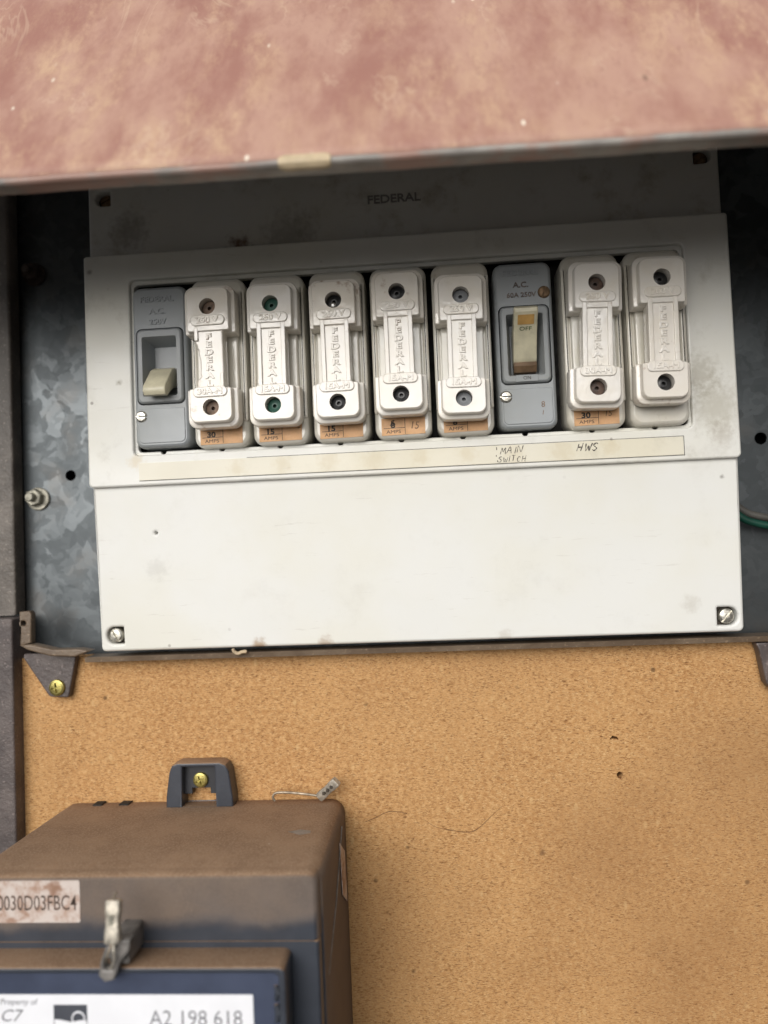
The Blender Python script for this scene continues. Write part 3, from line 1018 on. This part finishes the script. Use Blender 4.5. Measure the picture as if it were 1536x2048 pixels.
def switch(p, up, label, lines):
    x0 = POLES[p]
    s = thing('toggle_switch', label, 'switch', (x0, 0, ZC), 'grey toggle switches among the fuses')
    zc = ZC
    def r0(i):
        return rrect(x0 - 14.1 + i, x0 + 14.1 - i, 53.2 + i, 135.2 - i, 4.2 - 0.5 * i, 6)
    body = loft([(r0(0), 15), (r0(0), -0.2), (r0(0.3), -1.4), (r0(0.9), -2.2), (r0(1.6), -2.6)], True, True)
    body = cut(body, [loft([(rrect(x0 - 12.4, x0 + 12.4, zc - 19.3, zc + 19.7, 3.0, 5), -6), (rrect(x0 - 12.4, x0 + 12.4, zc - 19.3, zc + 19.7, 3.0, 5), 12)], True, True)])
    finish('switch_body', body, M['grey'], s)
    # slightly raised panel edge on the foot of the switch
    finish('foot_panel', plate(rrect(x0 - 11.9, x0 + 11.9, 55.6, 73.0, (2.4, 2.4, .6, .6), 4), [], -3.05, -2.2, 0.3), M['grey'], s)
    def bz(i, y, z0, z1, hw, r):
        return (rrect(x0 - hw + i, x0 + hw - i, zc + z0 + i, zc + z1 - i, r, 5), y)
    bez = loft([bz(0, 8, -18.7, 19.1, 11.8, 2.6), bz(0, -2.9, -18.7, 19.1, 11.8, 2.6), bz(0.35, -3.7, -18.7, 19.1, 11.8, 2.5), bz(1.0, -4.1, -18.7, 19.1, 11.8, 2.2),
                bz(0, -4.1, -15.2, 15.2, 8.9, 1.0), bz(0, -3.4, -14.9, 14.9, 8.6, 0.9), bz(0, 7.5, -12.0, 12.4, 6.3, 0.4)], False, True)
    finish('bezel', bez, M['grey2'], s)
    k = 1 if up else -1
    prof = [(7.0, -9.5), (1.2, -8.2), (-0.6, -6.0), (-2.6, -1.0), (-5.5, 5.0), (-9.5, 10.0), (-13.0, 13.6), (-13.2, 15.2), (-11.6, 16.6), (-9.0, 16.2), (-5.0, 13.6), (-0.5, 9.8), (7.0, 8.0)]
    if not up:
        prof = [(7, -1.0), (2.0, -0.2), (-2, 1.5), (-7, 6.2), (-12.3, 11.2), (-13.2, 13.8), (-11.8, 16), (-9, 16.2), (-5, 13.6), (-.5, 11), (7, 9)]
    prof = [(a, zc + k * b) for a, b in prof]
    tg = finish('toggle', prism_x(prof, x0 - 5.7, x0 + 5.7, 0.7), M['toggle'], s, 50)
    for i, (t, size, z, mm) in enumerate(lines):
        txt(t, size, x0 - (0.8 if i else 1.0), z, -2.75, 0.7, 0.05, M[mm], s, 'embossed_lettering', 1.1, off=0.0)
    screw(s, x0 - 10.4, 69.2, -2.4, 3.0, M['zinc'], -5 if not up else -3, h=1.7)
    if up:
        screw(s, x0 + 10.2, 119.8, -2.4, 3.0, M['rustscrew'], 70, h=1.7)
        # stained face and OFF mark on the lever, ON plate below it
        def on_face(t0, t1, hw, lift):
            a, b = Vector((-5.5, 5.0)), Vector((-13.0, 13.6))
            n_ = Vector((-(b - a).y, (b - a).x)).normalized()
            if n_.x > 0:
                n_ = -n_
            A, B = a.lerp(b, t0) + n_ * lift, a.lerp(b, t1) + n_ * lift
            return mesh('f', [(x0 - hw, A.x, zc + A.y), (x0 + hw, A.x, zc + A.y), (x0 + hw, B.x, zc + B.y), (x0 - hw, B.x, zc + B.y)], [(0, 1, 2, 3)])
        finish('amber_inlay', on_face(0.42, 0.86, 3.9, 0.06), M['toggle_amber'], tg)
        me = txt('OFF', 2.9, 0, 0, 0, 0.05, 0, sx=1.2)
        a, b = Vector((-5.5, 5.0)), Vector((-13.0, 13.6))
        d = (b - a).normalized()
        c0 = a.lerp(b, 0.22) + Vector((-d.y, d.x)) * 0.08
        for v in me.vertices:
            lx, lz = v.co.x / S + ORG.x, v.co.z / S + ORG.z
            q = c0 + d * lz
            v.co = ((x0 + lx - ORG.x) * S, (q.x - ORG.y) * S, (zc + q.y - ORG.z) * S)
        finish('printed_word', me, M['greenink'], tg, 30)
        finish('rocker_skirt', prism_x([(5, zc - 12.6), (1.5, zc - 12.4), (-0.2, zc - 9.6), (0.2, zc - 7.6), (5, zc - 7.0)], x0 - 5.6, x0 + 5.6, 0.4), M['toggle_brown'], tg)
        onp = finish('on_plate', plate(rrect(x0 - 5.6, x0 + 5.4, zc - 18.2, zc - 14.9, 0.3), [], -4.5, -3.9, 0.15), M['grey2'], s)
        txt('ON', 2.4, x0, zc - 16.5, -4.55, 0.2, 0, M['slot'], onp, 'embossed_lettering')
        txt('8', 4.0, x0 + 7.2, 64.6, -3.1, 0.12, 0, M['pencil'], s, 'worn_marking')
        txt('I', 3.0, x0 + 6.8, 60.6, -3.1, 0.12, 0, M['pencil'], s, 'worn_marking', shear=0.2)
    else:
        finish('bottom_mark', plate(rrect(x0 - 2.2, x0 + 2.0, zc - 18.2, zc - 16.6, 0.3), [], -4.4, -3.9, 0.1), M['grey2'], s)
    return s


switch(0, False, 'grey switch at the left end with cream toggle pushed down', [('FEDERAL', 4.0, 128.6, 'grey'), ('A.C.', 4.2, 122.4, 'grey'), ('250V', 3.8, 117.0, 'grey')])
switch(6, True, 'grey main switch with toggle up showing OFF, right of the middle', [('FEDERAL', 4.0, 130.0, 'grey'), ('A.C.', 3.8, 124.0, 'worn_mark'), ('60A 250V', 3.2, 119.0, 'worn_mark')])

# ================================================================== electricity meter
MX0, MX1 = -203.5, -54.8
ZT = -129.3
mt = thing('electricity_meter', 'dusty navy electricity meter with white number label', 'electricity meter', (-129, 20, -200))


def mring(i, y, zt=ZT, dx=0.0, r=7):
    return (rrect(MX0 + i - dx, MX1 - i + dx, -330, zt - i, (1, 1, r, r), 7), y)


# base tray, sides and top as one moulding; the front is cut by a seam into hood and face
finish('housing', loft([mring(0.6, 19.9, dx=-0.3), mring(0.1, 18.8), mring(0, 10, dx=0.2), mring(0, -30, dx=0.8), mring(0, -58, dx=1.2), mring(0.8, -62, dx=1.2)], True, True), M['meter_top'], mt, 50)


def hood(i, y):
    return (rrect(MX0 + 0.6 + i, MX1 - 0.2 - i, -156.7, ZT - 0.8 - i, (0.6, 0.6, 5 - i * 0.5, 5 - i * 0.5), 6), y)


finish('terminal_hood', loft([hood(0, -50), hood(0, -64.2), hood(0.5, -66.6), hood(1.3, -67.7), hood(2.2, -68.0)], True, True), M['meter_top'], mt, 50)


def face(i, y):
    return (rrect(MX0 + 0.4 + i, MX1 - 0.4 - i, -335, -156.95 - i * 0.1, (1, 1, 1.0, 1.0), 4), y)


finish('front_face', loft([face(0, -50), face(0, -66.4), face(0.5, -67.6), face(1.2, -68.0)], True, True), M['meter'], mt, 50)
# raised window frame with ledge
fr = finish('window_frame', plate(rrect(-192, -66.2, -335, -159.4, 3.5, 6), [rrect(-189.5, -69.0, -330, -161.8, 2.5, 5)], -82.5, -67, 0.9, res=3), M['meter'], mt)
finish('window_pane', plate(rrect(-190, -68.6, -332, -161.2, 2, 4), [], -80.6, -74, 0.4), M['window'], fr)
for (za, zb, r) in ((-167, -172.5, 1.6), (-174, -180.5, 1.9), (-182.5, -190, 1.9)):
    finish('window_clip', tube_mesh([(-70.4, -81.0, za), (-69.6, -81.4, (za + zb) / 2), (-70.4, -81.0, zb)], [r * 0.5, r * 0.75, r * 0.5], 8), M['meter'], fr)
# white number label
lbl = finish('number_label', plate(rrect(-195 + 8, -79.4, -330, -170.6, 0.4), [], -80.95, -80.5, 0.05), M['paper'], mt)
txt('A2 198 618', 8.4, -102.0, -179.7, -81.0, 0.05, 0, M['print_grey'], lbl, 'printed_number', 0.93, off=-0.05)
txt('Property of', 3.2, -173.0, -173.4, -81.0, 0.05, 0, M['print_grey'], lbl, 'printed_word', shear=0.15)
txt('C7', 6.5, -176.5, -178.8, -81.0, 0.05, 0, M['print_grey'], lbl, 'printed_mark', 1.1, 0.3)
lg = finish('logo_square', plate(rrect(-158.7, -145.2, -186, -174.4, 0.1), [], -81.02, -80.9, 0), simple('charcoal_print', (0.055, 0.06, 0.075), 0.5, 0, 0.1, 100, 0), lbl)
finish('logo_mark', plate([(-158.4, -184), (-145.4, -184), (-145.4, -180.4), (-147.4, -180.2), (-152, -180.9), (-156, -180.1), (-158.4, -179.9)], [], -81.08, -81.0, 0), M['paper'], lg)
finish('logo_mark', tube_mesh([(-148.7 + 2.5 * math.cos(R(a)), -81.06, -179.6 + 2.5 * math.sin(R(a))) for a in range(-30, 211, 16)], 0.35, 5), M['paper'], lg)
# serial sticker
stk = finish('serial_sticker', plate(rrect(-199, -153.3, -149.1, -132.2, 0.9, 4), [], -68.3, -67.8, 0.08), M['dirty_paper'], mt)
txt('0030D03FBC4', 8.6, -154.6, -141.4, -68.36, 0.06, 0, M['plug_brown'], stk, 'printed_number', 0.66, 0, 0, 0.02, 'RIGHT')
# hanging tab with keyhole channel
tz = -107.2
tab_out = [(-145.2, -130), (-110.4, -130), (-110.6, -124), (-112.2, -112), (-114, -108.6), (-117, tz), (-139, tz), (-141.8, -108.6), (-143.2, -112), (-145, -124)]
tab = finish('hanging_tab', plate(tab_out, [[(-137.0, -131.2 + 1.5), (-119.2, -131.2 + 1.5), (-119.6, -109.2), (-136.4, -109.2)]], 9.5, 19.8, 0.8), M['meter'], mt)
finish('tab_web', plate([(-137.4, -124.2), (-133.0, -124.2), (-133.0, -121.2), (-123.4, -121.2), (-123.4, -124.2), (-118.8, -124.2), (-118.8, -108.6), (-137.4, -108.6)], [], 14.6, 19.2, 0.2), M['black_plastic'], tab)
screw(tab, -128.2, -117.0, 14.2, 3.9, M['brass'], 20, 'cross', h=1.6)
# moulded detail on the top and right flank
finish('vent_slot', plate(rrect(-172, -166.8, -130, -128.7, 0.3), [], 14, 19.7, 0.1), M['black'], mt)
finish('vent_slot', plate(rrect(-186, -181, -130, -128.7, 0.3), [], 14, 19.7, 0.1), M['black'], mt)
smu = [(-75.5, -26, ZT + 0.03), (-69, -30, ZT + 0.03), (-64.5, -28, ZT + 0.03), (-65, -25, ZT + 0.03), (-70, -23.5, ZT + 0.03)]
finish('dust_gap', mesh('g', smu, [(0, 1, 2, 3, 4)]), M['smoke'], mt)
ss = [(MX1 + 0.9, -12, -140), (MX1 + 0.9, -8, -166), (MX1 + 0.7, 8, -176), (MX1 + 0.8, 4, -150)]
finish('side_sticker', mesh('g', [(x + 0.35, y, z) for x, y, z in ss] + [(x, y, z) for x, y, z in ss], [(0, 1, 2, 3), (0, 4, 5, 1), (1, 5, 6, 2), (2, 6, 7, 3), (3, 7, 4, 0)]), M['dirty_paper'], mt)
finish('side_seam', tube_mesh([(MX1 + 1.05, -2, -136), (MX1 + 1.15, -30, -160), (MX1 + 1.15, -57, -176)], 0.3, 6), M['smoke'], mt)
# eye on the front that carries the seal
eye = finish('seal_eye', plate([(-137.4, -160), (-135, -162.4), (-131.4, -161.6), (-129.4, -156), (-125.0, -150.5), (-124.6, -146.6), (-128.5, -146.4), (-134.5, -149.5), (-136.5, -155)],
                               [rrect(-135.2, -131.8, -157.8, -153.6, 0.6, 3)], -87.5, -82.3, 0.8), M['smoke'], mt)
finish('eye_web', plate(rrect(-135, -127, -158, -148, 1), [], -82.6, -66.5, 0.4), M['smoke'], eye)

# ================================================================== seals, wires, debris
sl = thing('wire_seal', 'pale crimped metal seal hanging on the front of the meter', 'seal', (-130, -88, -146))
finish('crimp_barrel', loft([(rrect(-2.7, 2.7, -3.1, 3.1, 1.3, 4), 0)] , False, True), M['alu'], sl) if False else None


def barrel(p0, p1, w, t, name, parent, m):
    """flattened crimp between two points"""
    a, b = Vector(p0), Vector(p1)
    ax = (b - a).normalized()
    side = ax.cross(Vector((0, 1, 0))).normalized()
    nor = side.cross(ax)
    rings = []
    for (u, k) in ((0, 0.86), (0.03, 1.0), (0.30, 1.0), (0.36, 0.9), (0.62, 0.9), (0.68, 1.0), (0.97, 1.0), (1, 0.86)):
        c = a.lerp(b, u)
        ring = []
        for i in range(16):
            an = 2 * math.pi * i / 16
            cx, cy = math.cos(an), math.sin(an)
            cx = math.copysign(abs(cx) ** 0.35, cx)
            cy = math.copysign(abs(cy) ** 0.35, cy)
            q = c + side * (cx * w * k) + nor * (cy * t * k)
            ring.append(tuple(q))
        rings.append((ring, 0))
    return finish(name, loft(rings, True, True), m, parent, 40)


bb = barrel((-130.2, -90, -146.4), (-130.6, -87, -131.6), 2.9, 1.7, 'crimp_barrel', sl, M['alu'])
finish('stamp_mark', plate(rrect(-131.6, -129.6, -141.5, -136, 0.4), [], -90.2, -88.4, 0.15), M['dullzinc'], bb)
finish('wire', tube_mesh(smooth_path([(-130.6, -87, -131.8), (-130.9, -85.8, -130.3), (-130.0, -85.6, -129.6)], 5), 0.45, 6), M['wire'], sl)
finish('wire', tube_mesh(smooth_path([(-130.2, -89, -146), (-129.9, -90, -149.5), (-130.2, -89.4, -153), (-131.6, -88.6, -156.2), (-132.8, -87, -157)], 5), 0.5, 6), M['alu'], sl)
finish('wire', tube_mesh(smooth_path([(-130.6, -88.8, -146), (-131.8, -90, -149.5), (-133.2, -89.4, -152.5), (-133.8, -88, -154.4)], 5), 0.4, 6), M['wire'], sl)

s0, s1 = at(638, 1592, 12), at(676, 1557, 12)
sl2 = thing('wire_seal', 'shiny metal seal standing up behind the top of the meter', 'seal', (s0[0], 12, s0[1]))
b2 = barrel((s0[0], 13, s0[1] - 1), (s1[0], 8, s1[1]), 2.4, 1.6, 'crimp_barrel', sl2, M['alu'])
for i in range(3):
    c = Vector((s0[0], 9.5, s0[1])).lerp(Vector((s1[0], 6.3, s1[1])), 0.3 + 0.2 * i)
    finish('stamp_mark', plate(rrect(c.x - 0.75, c.x + 0.75, c.z - 1.1, c.z + 0.4, 0.2, 2), [], c.y - 0.35, c.y + 1.0, 0.1), M['slot'], b2)
wp = [(640, 1592), (610, 1588), (575, 1585), (552, 1586), (546, 1594), (550, 1602)]
finish('wire', tube_mesh(smooth_path([(at(a, b, 12)[0], 12, at(a, b, 12)[1]) for a, b in wp], 5), 0.65, 8), M['wire'], sl2)

gw = thing('earth_wire', 'green insulated wire at the right edge behind the board', 'wire', (165, 25, 5))
wp = [(1440, 1000), (1485, 1036), (1512, 1046), (1540, 1052), (1600, 1062)]
finish('insulation', tube_mesh(smooth_path([(at(a, b, 26)[0], 26, at(a, b, 26)[1]) for a, b in wp], 6), 2.0, 12), M['green_wire'], gw)
gw2 = thing('sheathed_cable', 'grey sheathed cable just above the green wire', 'cable', (165, 28, 12))
wp = [(1440, 985), (1488, 1022), (1512, 1031), (1540, 1036), (1600, 1042)]
finish('sheath', tube_mesh(smooth_path([(at(a, b, 30)[0], 30, at(a, b, 30)[1]) for a, b in wp], 6), 1.9, 12), M['grey_wire'], gw2)

db = thing('leaf_scrap', 'small curled pale scrap lying on the frame under the fuse board', 'scrap', (*at(478, 1306, 9)[:1], 9, at(478, 1306, 9)[1]))
wp = [(466, 1297), (468, 1303), (476, 1307), (484, 1304), (494, 1303)]
finish('curl', tube_mesh(smooth_path([(at(a, b, 8)[0], 8.0, at(a, b, 8)[1]) for a, b in wp], 4), [0.5] + [0.9] * 15 + [0.5], 6), M['leaf'], db)
